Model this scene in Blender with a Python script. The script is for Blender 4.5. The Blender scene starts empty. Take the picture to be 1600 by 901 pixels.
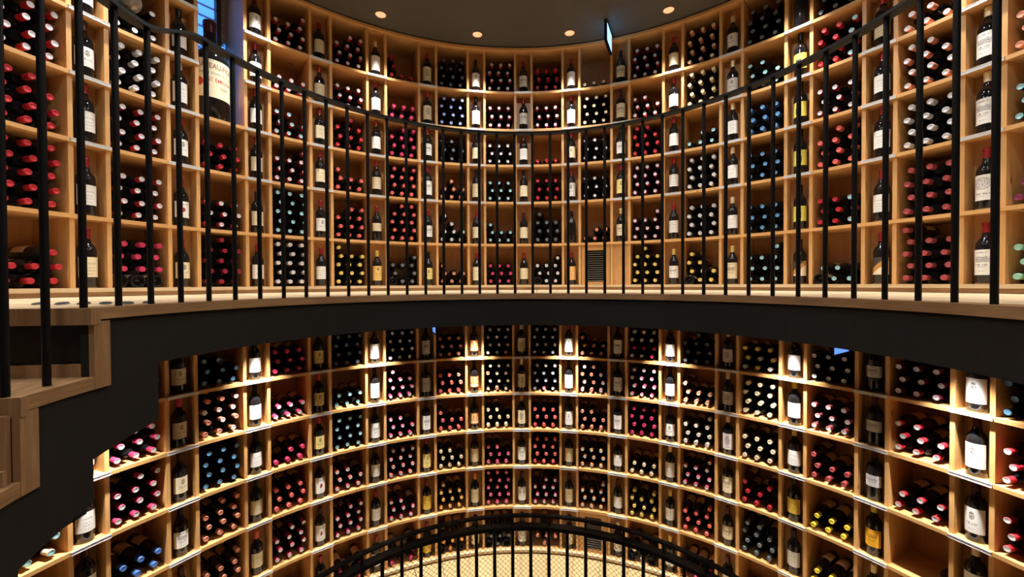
import bpy, math, random
from mathutils import Vector, Matrix
random.seed(7)
S = bpy.context.scene
COL = S.collection
PI = math.pi
R_ = math.radians

# ------------------------------------------------------------------ camera
EYE = Vector((-0.0734, -1.416, 2.59))          # room axis is the world origin, lower floor z = 0
cd = bpy.data.cameras.new('camera'); cam = bpy.data.objects.new('camera', cd); COL.objects.link(cam)
right = Vector((0.99998975, -5.654e-05, -0.00452821)); fwd = Vector((0.0, 0.99992206, -0.01248502)); up = Vector((0.00452856, 0.01248489, 0.99991181))
m = Matrix((right, up, -fwd)).transposed().to_4x4(); m.translation = EYE
cam.matrix_world = m
cd.sensor_fit = 'HORIZONTAL'; cd.sensor_width = 36.0; cd.lens = 639.04 / 1600 * 36.0; cd.clip_start = 0.02
S.camera = cam

# ------------------------------------------------------------------ world, exposure
w = bpy.data.worlds.new('world'); S.world = w; w.use_nodes = True
w.node_tree.nodes['Background'].inputs[0].default_value = (0.9, 0.95, 1.0, 1)
w.node_tree.nodes['Background'].inputs[1].default_value = 0.0
S.view_settings.view_transform = 'Standard'; S.view_settings.look = 'None'
S.view_settings.gamma = 1.0; S.view_settings.use_curve_mapping = False
S.view_settings.exposure = 0.0
UPPER_POWER = 160.0
LOWER_POWER = 245.0
INNER_FILL_POWER = 70.0
LAMP_COLOUR = (1.0, 0.975, 0.945)

# ------------------------------------------------------------------ measures
R = 2.5                                      # radius of the shelf fronts
WCX, WCY = -0.015, -0.160                    # centre of the well
RW = 1.2395                                  # radius of the gallery railing
PITCH, NARROW, WIDE = 0.1791, 0.0624, 0.1167
TU, TL = -1.2675, -1.2790                    # angle of the left upright of the first narrow bay
ZU = [2.575, 2.968, 3.368, 3.721, 4.060, 4.414]
ZL = [1.8885, 1.5419, 1.1894, 0.8351, 0.4439, 0.0393]
CEIL, GF, SOF = 4.835, 2.527, 2.338          # ceiling, gallery floor, soffit under the gallery

def lin(c): 
    c = c / 255.0
    return c / 12.92 if c <= 0.04045 else ((c + 0.055) / 1.055) ** 2.4
def rgb(r, g, b): return (lin(r), lin(g), lin(b), 1)

# ------------------------------------------------------------------ node helper
class NT:
    def __init__(s, name):
        s.m = bpy.data.materials.new(name); s.m.use_nodes = True; s.t = s.m.node_tree
        s.b = s.t.nodes['Principled BSDF']
    def n(s, typ, **kw):
        x = s.t.nodes.new(typ)
        for k, v in kw.items(): setattr(x, k, v)
        return x
    def l(s, a, b): s.t.links.new(a, b)
    def put(s, sock, v):
        if isinstance(v, (int, float)): sock.default_value = v
        elif isinstance(v, tuple): sock.default_value = v
        else: s.l(v, sock)
    def math(s, op, a, b=0.0, c=None):
        x = s.n('ShaderNodeMath', operation=op); s.put(x.inputs[0], a); s.put(x.inputs[1], b)
        if c is not None: s.put(x.inputs[2], c)
        return x.outputs[0]
    def uv(s):
        x = s.n('ShaderNodeTexCoord'); sp = s.n('ShaderNodeSeparateXYZ'); s.l(x.outputs['UV'], sp.inputs[0]); return x.outputs['UV'], sp.outputs[0], sp.outputs[1]
    def mapping(s, vec, scale, loc=(0, 0, 0)):
        x = s.n('ShaderNodeMapping'); s.l(vec, x.inputs[0]); x.inputs['Scale'].default_value = scale; x.inputs['Location'].default_value = loc; return x.outputs[0]
    def noise(s, vec, scale=5.0, detail=3.0, rough=0.5):
        x = s.n('ShaderNodeTexNoise'); s.l(vec, x.inputs['Vector']); x.inputs['Scale'].default_value = scale; x.inputs['Detail'].default_value = detail; x.inputs['Roughness'].default_value = rough; return x.outputs['Fac']
    def ramp(s, f, stops):
        x = s.n('ShaderNodeValToRGB'); s.l(f, x.inputs[0]); e = x.color_ramp.elements
        e[0].position, e[0].color = stops[0]; e[1].position, e[1].color = stops[-1]
        for p, c in stops[1:-1]:
            q = e.new(p); q.color = c
        return x.outputs[0]
    def mix(s, f, a, b):
        x = s.n('ShaderNodeMix', data_type='RGBA'); s.put(x.inputs['Factor'], f); s.put(x.inputs[6], a); s.put(x.inputs[7], b); return x.outputs[2]
    def band(s, v, lo, hi):
        return s.math('MULTIPLY', s.math('GREATER_THAN', v, lo), s.math('LESS_THAN', v, hi))

def plain(name, col, rough=0.5, metal=0.0, emit=None, es=0.0, coat=0.0):
    t = NT(name); t.b.inputs['Base Color'].default_value = col; t.b.inputs['Roughness'].default_value = rough; t.b.inputs['Metallic'].default_value = metal
    tc = t.n('ShaderNodeTexCoord'); nz = t.noise(tc.outputs['Object'], 60.0, 2.0)
    rr = t.math('MULTIPLY_ADD', nz, 0.12, max(0.0, rough - 0.06)); t.l(rr, t.b.inputs['Roughness'])
    if coat: t.b.inputs['Coat Weight'].default_value = coat
    if emit: t.b.inputs['Emission Color'].default_value = emit; t.b.inputs['Emission Strength'].default_value = es
    return t.m

def wood(name, light, dark, grain=(3.0, 45.0, 1.0), rough=0.42, knots=True):
    t = NT(name); uv, u, v = t.uv()
    oi = t.n('ShaderNodeObjectInfo')
    comb = t.n('ShaderNodeCombineXYZ'); t.l(t.math('MULTIPLY', oi.outputs['Random'], 37.0), comb.inputs[0]); t.l(t.math('MULTIPLY', oi.outputs['Random'], 11.0), comb.inputs[2])
    add = t.n('ShaderNodeVectorMath', operation='ADD'); t.l(uv, add.inputs[0]); t.l(comb.outputs[0], add.inputs[1])
    g = t.noise(t.mapping(add.outputs[0], grain), 1.0, 6.0, 0.6)
    g2 = t.noise(t.mapping(add.outputs[0], (grain[0] * 3, grain[1] * 5, 1.0)), 1.0, 3.0, 0.7)
    c = t.ramp(t.math('MULTIPLY_ADD', g2, 0.35, t.math('MULTIPLY', g, 0.65)), [(0.30, dark), (0.52, tuple((a + b) / 2 for a, b in zip(light, dark))), (0.68, light)])
    if knots:
        kn = t.noise(t.mapping(add.outputs[0], (7.0, 18.0, 1.0)), 1.0, 1.0)
        c = t.mix(t.math('GREATER_THAN', kn, 0.79), c, tuple(x * 0.35 for x in dark[:3]) + (1,))
    t.l(c, t.b.inputs['Base Color'])
    t.b.inputs['Roughness'].default_value = rough
    bp = t.n('ShaderNodeBump'); bp.inputs['Strength'].default_value = 0.08; bp.inputs['Distance'].default_value = 0.002; t.l(g2, bp.inputs['Height']); t.l(bp.outputs[0], t.b.inputs['Normal'])
    return t.m

M = {}
M['shelf'] = wood('shelf_oak', rgb(222, 174, 112), rgb(196, 145, 86))
M['back'] = wood('back_oak', rgb(206, 156, 98), rgb(182, 132, 78), grain=(40.0, 3.0, 1.0), knots=False)
M['oak'] = wood('old_oak', rgb(182, 142, 98), rgb(128, 92, 58), grain=(4.0, 30.0, 1.0), rough=0.55)
M['deck'] = wood('pale_deck', rgb(226, 204, 166), rgb(190, 162, 122), grain=(3.0, 22.0, 1.0), rough=0.5, knots=False)
M['floor'] = wood('pale_floor', rgb(200, 174, 124), rgb(176, 148, 100), grain=(2.0, 9.0, 1.0), rough=0.5, knots=False)
M['black'] = plain('black_paint_and_shade', (0.005, 0.005, 0.005, 1), 0.5)
M['rail'] = plain('black_iron', (0.005, 0.005, 0.0055, 1), 0.42, 0.0)
M['fascia'] = plain('anthracite_plaster', rgb(37, 35, 32), 0.85)
M['fascia'].node_tree.nodes['Principled BSDF'].inputs['Specular IOR Level'].default_value = 0.25
M['ceiling'] = plain('anthracite_ceiling', rgb(74, 72, 67), 0.8)
for k_ in ('rail', 'black'): M[k_].node_tree.nodes['Principled BSDF'].inputs['Specular IOR Level'].default_value = 0.22
M['wire'] = plain('dark_wire', (0.02, 0.018, 0.016, 1), 0.5, 0.3)
M['strip'] = plain('aluminium_strip', rgb(214, 214, 214), 0.35, 0.1)
M['stripend'] = plain('strip_clip', rgb(70, 60, 50), 0.5)
M['glass'] = plain('dark_bottle_glass', (0.010, 0.009, 0.010, 1), 0.06)
M['lit_glass_rim'] = plain('lit_glass_rim', rgb(120, 108, 84), 0.12)
M['lens'] = plain('lamp_lens', (0.9, 0.5, 0.3, 1), 0.5, 0.0, (1.0, 0.47, 0.24, 1), 0.95)
M['lamp_ring'] = plain('lamp_ring', rgb(110, 80, 60), 0.5)
M['sky'] = plain('daylight_pane', (0.1, 0.3, 0.8, 1), 0.4, 0.0, (0.08, 0.30, 0.90, 1), 1.7)
M['slat'] = plain('pale_blue_slat', rgb(205, 220, 240), 0.5)
M['window_panel'] = plain('lavender_panel', rgb(160, 160, 185), 0.6)
M['frame'] = plain('brown_window_frame', rgb(70, 45, 30), 0.5)
M['sign'] = plain('lit_sign', (0.2, 0.5, 1, 1), 0.3, 0.0, (0.22, 0.55, 1.0, 1), 2.6)
M['sign_blue'] = plain('lit_blue_sign', (0.1, 0.3, 1, 1), 0.3, 0.0, (0.12, 0.30, 0.95, 1), 1.2)
M['paper_pale'] = plain('worn_body_label', rgb(214, 188, 146), 0.7)
M['crystal'] = plain('cut_glass', rgb(205, 196, 186), 0.15, 0.6)
M['patch'] = plain('ribbed_grey', rgb(95, 95, 98), 0.6)
M['screw'] = plain('dark_screw', rgb(50, 35, 25), 0.5)

# ------------------------------------------------------------------ mesh helper
class MB:
    def __init__(s): s.v = []; s.f = []; s.mi = []; s.uv = []
    def face(s, idx, uvs=None, mi=0):
        s.f.append(tuple(idx)); s.mi.append(mi); s.uv.append(uvs if uvs else [(0, 0)] * len(idx))
    def hexa(s, p, L=(1, 1, 1), mi=0):
        # p: 8 corners, bottom 4 then top 4; L: sizes along (0-1, 1-2, 0-4)
        b = len(s.v); s.v += [tuple(q) for q in p]
        a, c, h = L
        def q(i, U, V): s.face([b + k for k in i], [(0, 0), (U, 0), (U, V), (0, V)], mi)
        q((3, 2, 1, 0), a, c); q((4, 5, 6, 7), a, c); q((0, 1, 5, 4), a, h); q((2, 3, 7, 6), a, h)
        # ends
        s.face([b + 1, b + 2, b + 6, b + 5], [(0, 0), (c, 0), (c, h), (0, h)], mi)
        s.face([b + 3, b + 0, b + 4, b + 7], [(0, 0), (c, 0), (c, h), (0, h)], mi)
    def box(s, x0, x1, y0, y1, z0, z1, mi=0):
        s.hexa([(x0, y0, z0), (x1, y0, z0), (x1, y1, z0), (x0, y1, z0), (x0, y0, z1), (x1, y0, z1), (x1, y1, z1), (x0, y1, z1)], (x1 - x0, y1 - y0, z1 - z0), mi)
    def arc(s, cx, cy, r0, r1, a0, a1, z0, z1, n, mi=0, zf=None):
        # curved board; one swept solid with shared rings, arc length as u
        b = len(s.v)
        for i in range(n + 1):
            a = a0 + (a1 - a0) * i / n
            za, zb = (z0, z1) if zf is None else zf(a)
            for r, z in ((r0, za), (r1, za), (r1, zb), (r0, zb)):
                s.v.append((cx + r * math.sin(a), cy + r * math.cos(a), z))
        P = [0, r1 - r0, r1 - r0 + abs(z1 - z0), 2 * (r1 - r0) + abs(z1 - z0), 2 * (r1 - r0) + 2 * abs(z1 - z0)]
        for i in range(n):
            u0 = (a1 - a0) * i / n * r0; u1 = (a1 - a0) * (i + 1) / n * r0
            for k in range(4):
                k2 = (k + 1) % 4
                s.face([b + 4 * i + k, b + 4 * i + k2, b + 4 * (i + 1) + k2, b + 4 * (i + 1) + k], [(u0, P[k]), (u0, P[k + 1]), (u1, P[k + 1]), (u1, P[k])], mi)
        s.face([b + 3, b + 2, b + 1, b + 0], None, mi); e = b + 4 * n; s.face([e, e + 1, e + 2, e + 3], None, mi)
    def radial(s, a, r0, r1, th, z0, z1, cx=0.0, cy=0.0, mi=0):
        # upright board lying along a radius
        ux, uy = math.sin(a), math.cos(a); tx, ty = math.cos(a), -math.sin(a)
        def P(r, t, z): return (cx + r * ux + t * tx, cy + r * uy + t * ty, z)
        h = th / 2; b = len(s.v)
        s.v += [P(r0, -h, z0), P(r0, h, z0), P(r1, h, z0), P(r1, -h, z0), P(r0, -h, z1), P(r0, h, z1), P(r1, h, z1), P(r1, -h, z1)]
        H = z1 - z0; D = r1 - r0
        for idx, W in (((0, 1, 5, 4), th), ((1, 2, 6, 5), D), ((2, 3, 7, 6), th), ((3, 0, 4, 7), D)):
            s.face([b + k for k in idx], [(0, 0), (0, W), (H, W), (H, 0)], mi)
        s.face([b + 3, b + 2, b + 1, b], None, mi); s.face([b + 4, b + 5, b + 6, b + 7], None, mi)
    def lathe(s, prof, n, M4=None, cap0=True, cap1=True, mi=0, mif=None):
        b = len(s.v)
        for r, z in prof:
            for i in range(n):
                a = 2 * PI * i / n; p = Vector((r * math.cos(a), r * math.sin(a), z))
                s.v.append(tuple(M4 @ p) if M4 else tuple(p))
        for j in range(len(prof) - 1):
            for i in range(n):
                k = (i + 1) % n
                s.face([b + j * n + i, b + j * n + k, b + (j + 1) * n + k, b + (j + 1) * n + i], None, mi if mif is None else mif(j))
        if cap0: s.face([b + i for i in reversed(range(n))], None, mi if mif is None else mif(0))
        if cap1: s.face([b + (len(prof) - 1) * n + i for i in range(n)], None, mi if mif is None else mif(len(prof) - 1))
    def tube(s, pts, r, n=6, mi=0):
        # tube along points
        b = len(s.v); P = [Vector(p) for p in pts]
        for i, p in enumerate(P):
            d = (P[min(i + 1, len(P) - 1)] - P[max(i - 1, 0)]).normalized()
            x = d.cross(Vector((0, 0, 1)));
            if x.length < 1e-3: x = Vector((1, 0, 0))
            x.normalize(); y = d.cross(x)
            for k in range(n):
                a = 2 * PI * k / n; s.v.append(tuple(p + x * (r * math.cos(a)) + y * (r * math.sin(a))))
        for i in range(len(P) - 1):
            for k in range(n):
                q = (k + 1) % n
                s.face([b + i * n + k, b + i * n + q, b + (i + 1) * n + q, b + (i + 1) * n + k], None, mi)
        s.face([b + k for k in reversed(range(n))], None, mi); s.face([b + (len(P) - 1) * n + k for k in range(n)], None, mi)
    def mesh(s, name, mats, smooth=False, angle=None):
        me = bpy.data.meshes.new(name); me.from_pydata(s.v, [], s.f)
        for mt in mats: me.materials.append(mt)
        me.polygons.foreach_set('material_index', s.mi)
        ul = me.uv_layers.new(name='UVMap'); flat = []
        for q in s.uv:
            for a in q: flat += [a[0], a[1]]
        ul.data.foreach_set('uv', flat)
        me.update()
        if smooth:
            me.polygons.foreach_set('use_smooth', [True] * len(me.polygons))
            if angle: me.set_sharp_from_angle(angle=R_(angle))
        return me
    def obj(s, name, mats, parent=None, smooth=False, angle=None):
        if not isinstance(mats, (list, tuple)): mats = [mats]
        return link(name, s.mesh(name, mats, smooth, angle), parent)
def link(name, me, parent=None):
    o = bpy.data.objects.new(name, me); COL.objects.link(o)
    if parent: o.parent = parent
    return o
def empty(name, loc=(0, 0, 0)):
    o = bpy.data.objects.new(name, None); COL.objects.link(o); o.location = loc; o.empty_display_size = 0.05; return o
def tag(o, label=None, cat=None, group=None, kind=None):
    if label: o['label'] = label
    if cat: o['category'] = cat
    if group: o['group'] = group
    if kind: o['kind'] = kind
    return o
def pol(r, a, z, cx=0.0, cy=0.0): return Vector((cx + r * math.sin(a), cy + r * math.cos(a), z))

# ================================================================== SETTING
# shell behind the shelves (rear part of the room is a plain dark wall)
WIN0, WIN1 = TU + PITCH + NARROW, TU + 2 * PITCH       # window sector, between two uprights
RB = 2.90
A_END = R_(97)
b = MB(); b.arc(0, 0, RB, RB + 0.06, -PI, WIN0, -0.1, CEIL + .05, 60); o = b.obj('wall_left', M['ceiling']); tag(o, kind='structure')
b = MB(); b.arc(0, 0, RB, RB + 0.06, WIN1, PI, -0.1, CEIL + .05, 80); o = b.obj('wall_right', M['ceiling']); tag(o, kind='structure')
b = MB(); b.arc(0, 0, RB, RB + 0.06, WIN0, WIN1, -0.1, ZU[3] - .022, 4); o = b.obj('wall_back', M['ceiling']); tag(o, kind='structure')
# lower floor: dark bed with radial boards
floor = empty('floor'); tag(floor, kind='structure')
RH = 1.19
b = MB(); b.arc(WCX, WCY, RH, RH + 0.03, -PI, PI, -0.25, 0.0, 96); b.obj('floor_edge', M['oak'], floor)
b = MB(); b.arc(0, 0, 0.95, RB, -PI, PI, -0.06, -0.012, 96); b.obj('floor_bed', M['oak'], floor)
def wellr(a, rr):     # distance from the room axis to the circle of radius rr around the well centre, along angle a
    ux, uy = math.sin(a), math.cos(a); d = ux * WCX + uy * WCY
    return d + math.sqrt(d * d - (WCX * WCX + WCY * WCY) + rr * rr)
NB = 62
for i in range(NB):
    a0 = -PI + 2 * PI * i / NB + 0.0012; a1 = -PI + 2 * PI * (i + 1) / NB - 0.0012
    b = MB(); j = random.uniform(-.0006, .0006)
    p = []
    for z in (-0.012, 0.0 + j):
        p += [pol(wellr(a0, RH + .03), a0, z), pol(wellr(a1, RH + .03), a1, z), pol(RB, a1, z), pol(RB, a0, z)]
    b.hexa(p, (0.2, 1.3, 0.01))
    b.uv[1] = [(0, 0), (0, .2), (1.3, .2), (1.3, 0)]
    b.obj('floor_board', M['floor'], floor)
b = MB(); b.lathe([(1.3, -2.75), (1.3, -2.7)], 48); o = b.obj('floor', M['oak']); tag(o, kind='structure')
b = MB(); b.arc(WCX, WCY, RH + .03, RH + .08, -PI, PI, -2.7, -0.06, 64); o = b.obj('wall_cellar', M['fascia']); tag(o, kind='structure')
# ceilings
b = MB(); b.lathe([(RB, CEIL), (RB, CEIL + .05)], 96); o = b.obj('ceiling', M['ceiling']); tag(o, kind='structure')
# gallery deck (annulus) with soffit, oak nosing and fascia
A0D = 96.1                    # angle (degrees, left) where the gallery ends and the stairs start
G0, G1 = R_(-A0D), R_(165)
gal = empty('floor'); tag(gal, kind='structure')
def ring(bm, ri, a0, a1, z0, z1, n, inset=0.0, outer=2.53):
    # solid between the well circle (radius ri about the well centre) and a circle about the room axis
    base = len(bm.v)
    for i in range(n + 1):
        ph = a0 + (a1 - a0) * i / n
        p = pol(ri, ph, 0, WCX, WCY); th = math.atan2(p.x, p.y)
        d = Vector((math.sin(ph), math.cos(ph))); cx, cy = WCX, WCY
        bq = d.x * cx + d.y * cy; t = -bq + math.sqrt(bq * bq - (cx * cx + cy * cy) + outer * outer)
        q = (cx + d.x * t, cy + d.y * t)
        bm.v += [(p.x, p.y, z0), (q[0], q[1], z0), (q[0], q[1], z1), (p.x, p.y, z1)]
    for i in range(n):
        u0, u1 = (a1 - a0) * i / n * 1.8, (a1 - a0) * (i + 1) / n * 1.8
        uvr = [(0, 0), (0, 1.3), (0, 1.4), (0, 2.7), (0, 2.8)]
        for k in range(4):
            k2 = (k + 1) % 4
            bm.face([base + 4 * i + k, base + 4 * i + k2, base + 4 * i + 4 + k2, base + 4 * i + 4 + k], [(u0, uvr[k][1]), (u0, uvr[k + 1][1]), (u1, uvr[k + 1][1]), (u1, uvr[k][1])])
    bm.face([base + 3, base + 2, base + 1, base]); e = base + 4 * n; bm.face([e, e + 1, e + 2, e + 3])
b = MB(); ring(b, 1.225, G0, G1, SOF + 0.004, GF - .032, 110); b.obj('gallery_slab', M['fascia'], gal)
# floorboards of the gallery, radial wedges behind the nosing
nb = 60
for i in range(nb):
    b = MB(); a0 = G0 + (G1 - G0) * i / nb; a1 = G0 + (G1 - G0) * (i + 1) / nb
    ring(b, 1.305, a0 + .0012, a1 - .0012, GF - .032, GF + random.uniform(-.0006, .0006), 2)
    for k in range(len(b.uv)): b.uv[k] = [(v, u) for u, v in b.uv[k]]
    b.obj('floor_board', M['deck'], gal)
# nosing pieces with butt joints (inner edge trim of the gallery)
joints = [-A0D, -31.5, 40.5, 104.0, 165.0]
for k in range(len(joints) - 1):
    b = MB(); b.arc(WCX, WCY, 1.203, 1.303, R_(joints[k]) + .001, R_(joints[k + 1]) - .001, GF - .031, GF + .001, int((joints[k + 1] - joints[k]) / 2.5))
    b.obj('nosing', M['oak'], gal)
# radial edge of the gallery at the top of the stairs
b = MB(); b.radial(G0 - R_(0.6), 1.203, 2.52, 0.03, GF - .044, GF + .001, WCX, WCY); b.obj('nosing', M['oak'], gal)
# dark curved fascia and stringer, one stepped sheet with thickness
STEPD = 10.1; STEP = R_(STEPD); RISE = 0.1865
fa = MB()
FR0, FR1 = 1.214, 1.240
def seg(a0, a1, z00, z01, zt, n):   # bottom z from z00 (at a0) to z01 (at a1)
    fa.arc(WCX, WCY, FR0, FR1, a0, a1, 0, 1, n, zf=lambda a: (z00 + (z01 - z00) * (a - a0) / (a1 - a0), zt))
ZE = 2.59
seg(R_(-86.6), G1, SOF, SOF, GF - .031, 100)
seg(R_(-96.8), R_(-86.6), ZE - .476, ZE - .438, GF - .031, 4)
NT_ = 7
for k in range(NT_):
    a1 = R_(-96.8) - STEP * k; a0 = a1 - STEP
    zt = GF - RISE * (k + 1) - .03
    seg(a0, a1 + (0 if k == 0 else 0), ZE - .594 - RISE * k - .040, ZE - .594 - RISE * k, zt, 4)
fa_o = fa.obj('trim_fascia', M['fascia']); tag(fa_o, kind='structure')

# ================================================================== STAIRCASE
st = empty('staircase', (0, 0, 0)); tag(st, 'curved oak staircase with dark stepped underside winding down from the gallery on the left', 'staircase')
for k in range(NT_):
    a1 = R_(-A0D + 1.0) - STEP * k; a0 = R_(-A0D) - STEP * (k + 1)
    z = GF - RISE * (k + 1)
    b = MB(); ring(b, 1.206, a0, a1, z - .034, z, 6, outer=2.45); b.obj('tread', M['oak'], st)
    b = MB(); b.radial(a0 - .004, 1.203, 2.44, 0.022, z - .044, z + .001, WCX, WCY); b.obj('tread_nosing', M['oak'], st)
    # riser: black board stands in for the first open gap's shade, following ones oak
    b = MB(); b.radial(a1 - R_(0.8 if k == 0 else 2.2), 1.2195, 2.44, 0.014, z, z + RISE - .036, WCX, WCY); b.obj('riser', M['black'] if k == 0 else M['oak'], st)
    b = MB(); b.radial(a1 - R_(1.25 if k == 0 else 2.65), 1.2195, 2.44, 0.014, z, z + .034, WCX, WCY); b.obj('skirting', M['oak'], st)
    # closing board on the well side of each riser
    b = MB(); b.arc(WCX, WCY, 1.205, 1.219, R_(-A0D - .75) - STEP * k, R_(-A0D + 1.6) - STEP * k, z - .034, z + RISE - .036, 1)
    for q in range(len(b.uv)): b.uv[q] = [(v, u) for u, v in b.uv[q]]
    b.obj('edge_board', M['oak'], st)
    # dark carcass under the tread
    b = MB(); ring(b, 1.243, a0 + .01, R_(-A0D) - STEP * k + (R_(9.4) if k == 0 else STEP) - .002, z - .034 - .16, z - .036, 6, outer=2.44)
    b.obj('soffit_block', M['fascia'], st)

# ================================================================== RAILINGS
def bal_mesh(h, r, sq=True):
    b = MB(); b.lathe([(r * 1.0, 0), (r, h)], 10); return b.mesh('baluster', [M['rail']], True, 40)
gr = empty('railing', (WCX, WCY, GF)); tag(gr, 'black iron railing with round balusters curving along the gallery edge', 'railing')
def zrail(ph):
    d = math.degrees(ph)
    if d > -77.5: return 3.503
    if d > -88: t = (-77.5 - d) / 10.5; return 3.503 - .078 * (t * t * (3 - 2 * t))
    if d > -97.5: return 3.425
    return 3.425 - (-97.5 - d) / STEPD * RISE
def bal(parent, ph, z0, z1, r, me_cache={}):
    key = (round(z1 - z0, 3), r)
    if key not in me_cache: me_cache[key] = bal_mesh(z1 - z0, r)
    o = link('baluster', me_cache[key], parent); p = pol(RW, ph, z0, WCX, WCY); o.location = p - parent.location; o.rotation_euler = (0, 0, -ph); return o
DP = 0.0868; P0 = -1.6809
for k in range(-9, 52):
    ph = P0 + DP * k
    dg = math.degrees(ph)
    if dg > 162: continue
    z0 = GF + .001
    if dg < -98: z0 = GF - RISE * (int((-dg - A0D - .5) / STEPD) + 1) + .001
    bal(gr, ph, z0, zrail(ph) - .004, 0.0086)
b = MB(); n = 240; a0, a1 = P0 - DP * 9, R_(163)
b.arc(0, 0, RW - .021, RW + .021, a0, a1, 0, 1, n, zf=lambda a: (zrail(a) - .011 - GF, zrail(a) - GF)); b.obj('handrail', M['rail'], gr, True, 40)
# cut glass ball on the rail
gb = empty('glass_ball', pol(RW, R_(-89.4), zrail(R_(-89.4)), WCX, WCY)); tag(gb, 'cut glass ball with small facets set on top of the black gallery handrail', 'ornament')
b = MB(); ns = 20; rr = .036
for j in range(1, 10):
    a = PI * j / 10
b.lathe([(rr * math.sin(PI * j / 14), .042 - rr * math.cos(PI * j / 14)) for j in range(1, 14)], ns)
me = b.mesh('ball', [M['crystal']]); ob = link('ball', me, gb)
b = MB(); b.lathe([(.016, 0), (.012, .004), (.006, .008), (.006, .012)], 12); b.obj('ball_mount', M['rail'], gb, True, 40)

lr = empty('railing', (WCX, WCY, 0)); tag(lr, 'black iron railing with wire mesh round the stair well on the lower floor', 'railing')
RLR = 1.2076; LP = 0.090882; L0 = -0.95960; ZT, ZS = 1.190, 1.127
b = MB(); b.arc(0, 0, RLR - .014, RLR + .014, R_(-118), R_(150), ZT - .012, ZT, 150); b.obj('top_rail', M['rail'], lr, True, 40)
b = MB(); b.arc(0, 0, RLR - .026, RLR + .026, R_(-118), R_(150), ZS - .022, ZS, 150); b.obj('handrail', M['rail'], lr, True, 40)
b = MB(); b.arc(0, 0, RLR + .004, RLR + .020, R_(-118), R_(150), .05, .062, 120); b.obj('bottom_rail', M['rail'], lr, True, 40)
mb_ = MB(); mb_.lathe([(.0105, 0.001), (.0105, ZS - .02)], 10); lbm = mb_.mesh('baluster', [M['rail']], True, 40)
ms_ = MB(); ms_.lathe([(.008, ZS - .001), (.008, ZT - .011)], 8); stm = ms_.mesh('stud', [M['rail']], True, 40)
for k in range(-18, 40):
    ph = L0 + LP * k
    if not -117.5 < math.degrees(ph) < 149: continue
    o = link('baluster', lbm, lr); o.location = pol(RLR, ph, 0); o.rotation_euler = (0, 0, -ph)
    if k % 2 == 0: o = link('stud', stm, lr); o.location = pol(RLR, ph, 0); o.rotation_euler = (0, 0, -ph)
b = MB(); Hh = ZS - .10; rm = RLR + .0125; sp = R_(1.45)
turn = Hh / rm
k = -75
for k in range(-72, 50):
    s0 = k * sp
    for sgn in (1, -1):
        pts = []
        for i in range(15):
            t = i / 14; ph = s0 + (turn * t if sgn > 0 else turn * (1 - t))
            pts.append(pol(rm + sgn * .0006, ph, .06 + Hh * t))
        b.tube(pts, .0011, 3)
o = b.obj('wire_mesh', M['wire'], lr); o['kind'] = 'stuff'

# ================================================================== SHELVING
IDX = range(-2, 17)
TH = .021; RF = R + .012; RBK = R + .335; RNB = R + .105
def shelving(T, Z, top, name, label, skipwin):
    root = empty(name, (0, 0, 0)); tag(root, label, 'shelving')
    a0 = T + PITCH * IDX[0] - .10; a1 = T + PITCH * IDX[-1] + NARROW + .10
    for j, z in enumerate(Z):
        spans = [(a0, a1)]
        if skipwin and j in (4, 5): spans = [(a0, WIN0 + .004), (WIN1 - .004, a1)]
        for s0, s1 in spans:
            b = MB(); b.arc(0, 0, R, RBK, s0, s1, z - .022, z, max(4, int((s1 - s0) * 40))); b.obj('shelf', M['shelf'], root)
    if top:
        b = MB(); b.arc(0, 0, R - .004, RBK, a0, a1, CEIL - .034, CEIL - .012, 130); b.obj('cornice', M['shelf'], root)
    else:
        b = MB(); b.arc(0, 0, R, RBK, a0, a1, SOF - .0, SOF + .003, 130); b.obj('cornice', M['shelf'], root)
    topz = CEIL - .034 if top else SOF - .001
    base = Z[0] if top else Z[-1]
    for i in IDX:
        for q in (0, NARROW):
            b = MB(); b.radial(T + PITCH * i + q, RF, RBK - .002, TH, base, topz); b.obj('upright', M['shelf'], root)
    # back panels: shallow behind each narrow bay, deep behind each wide bay
    for i in IDX:
        ta = T + PITCH * i
        if not (skipwin is False and False):
            b = MB(); b.arc(0, 0, RNB, RNB + .008, ta + .003, ta + NARROW - .003, base, topz, 2)
            for k in range(len(b.uv)): b.uv[k] = [(u, v * 6) for u, v in b.uv[k]]
            b.obj('back_panel', M['back'], root)
        zt = topz
        if skipwin and i == 1: zt = ZU[3] - .01
        b = MB(); b.arc(0, 0, RBK, RBK + .008, ta + NARROW - .004, ta + PITCH + .004, base, zt, 3); b.obj('back_panel', M['back'], root)
    # base board and toe kick
    b = MB(); b.arc(0, 0, R - .02, R + .05, a0, a1, base - .046 if top else base - .038, base - .022, 120); b.obj('plinth', M['oak'], root)
    b = MB(); b.arc(0, 0, R - .03, R + .0, a0, a1, base - .022, base, 120); b.obj('base_board', M['deck'], root)
    # aluminium price strips under the narrow bays
    for j, z in enumerate(Z):
        if top and j < 2: continue
        if not top and j > 4: continue
        for i in IDX:
            ta = T + PITCH * i
            b = MB(); b.arc(0, 0, R - .007, R - .0005, ta - .003, ta + NARROW + .003, z - .021, z - .001, 2)
            b.arc(0, 0, R - .0085, R - .0070, ta - .003, ta + NARROW + .003, z - .0205, z - .018, 2)
            b.arc(0, 0, R - .0085, R - .0070, ta - .003, ta + NARROW + .003, z - .004, z - .0015, 2)
            o = b.obj('price_strip', M['strip'], root)
    return root
shU = shelving(TU, ZU, True, 'wine_shelving', 'curved oak wine shelving above the gallery floor, reaching the ceiling', True)
shL = shelving(TL, ZL, False, 'wine_shelving', 'curved oak wine shelving of the lower floor, beneath the gallery', False)

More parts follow.
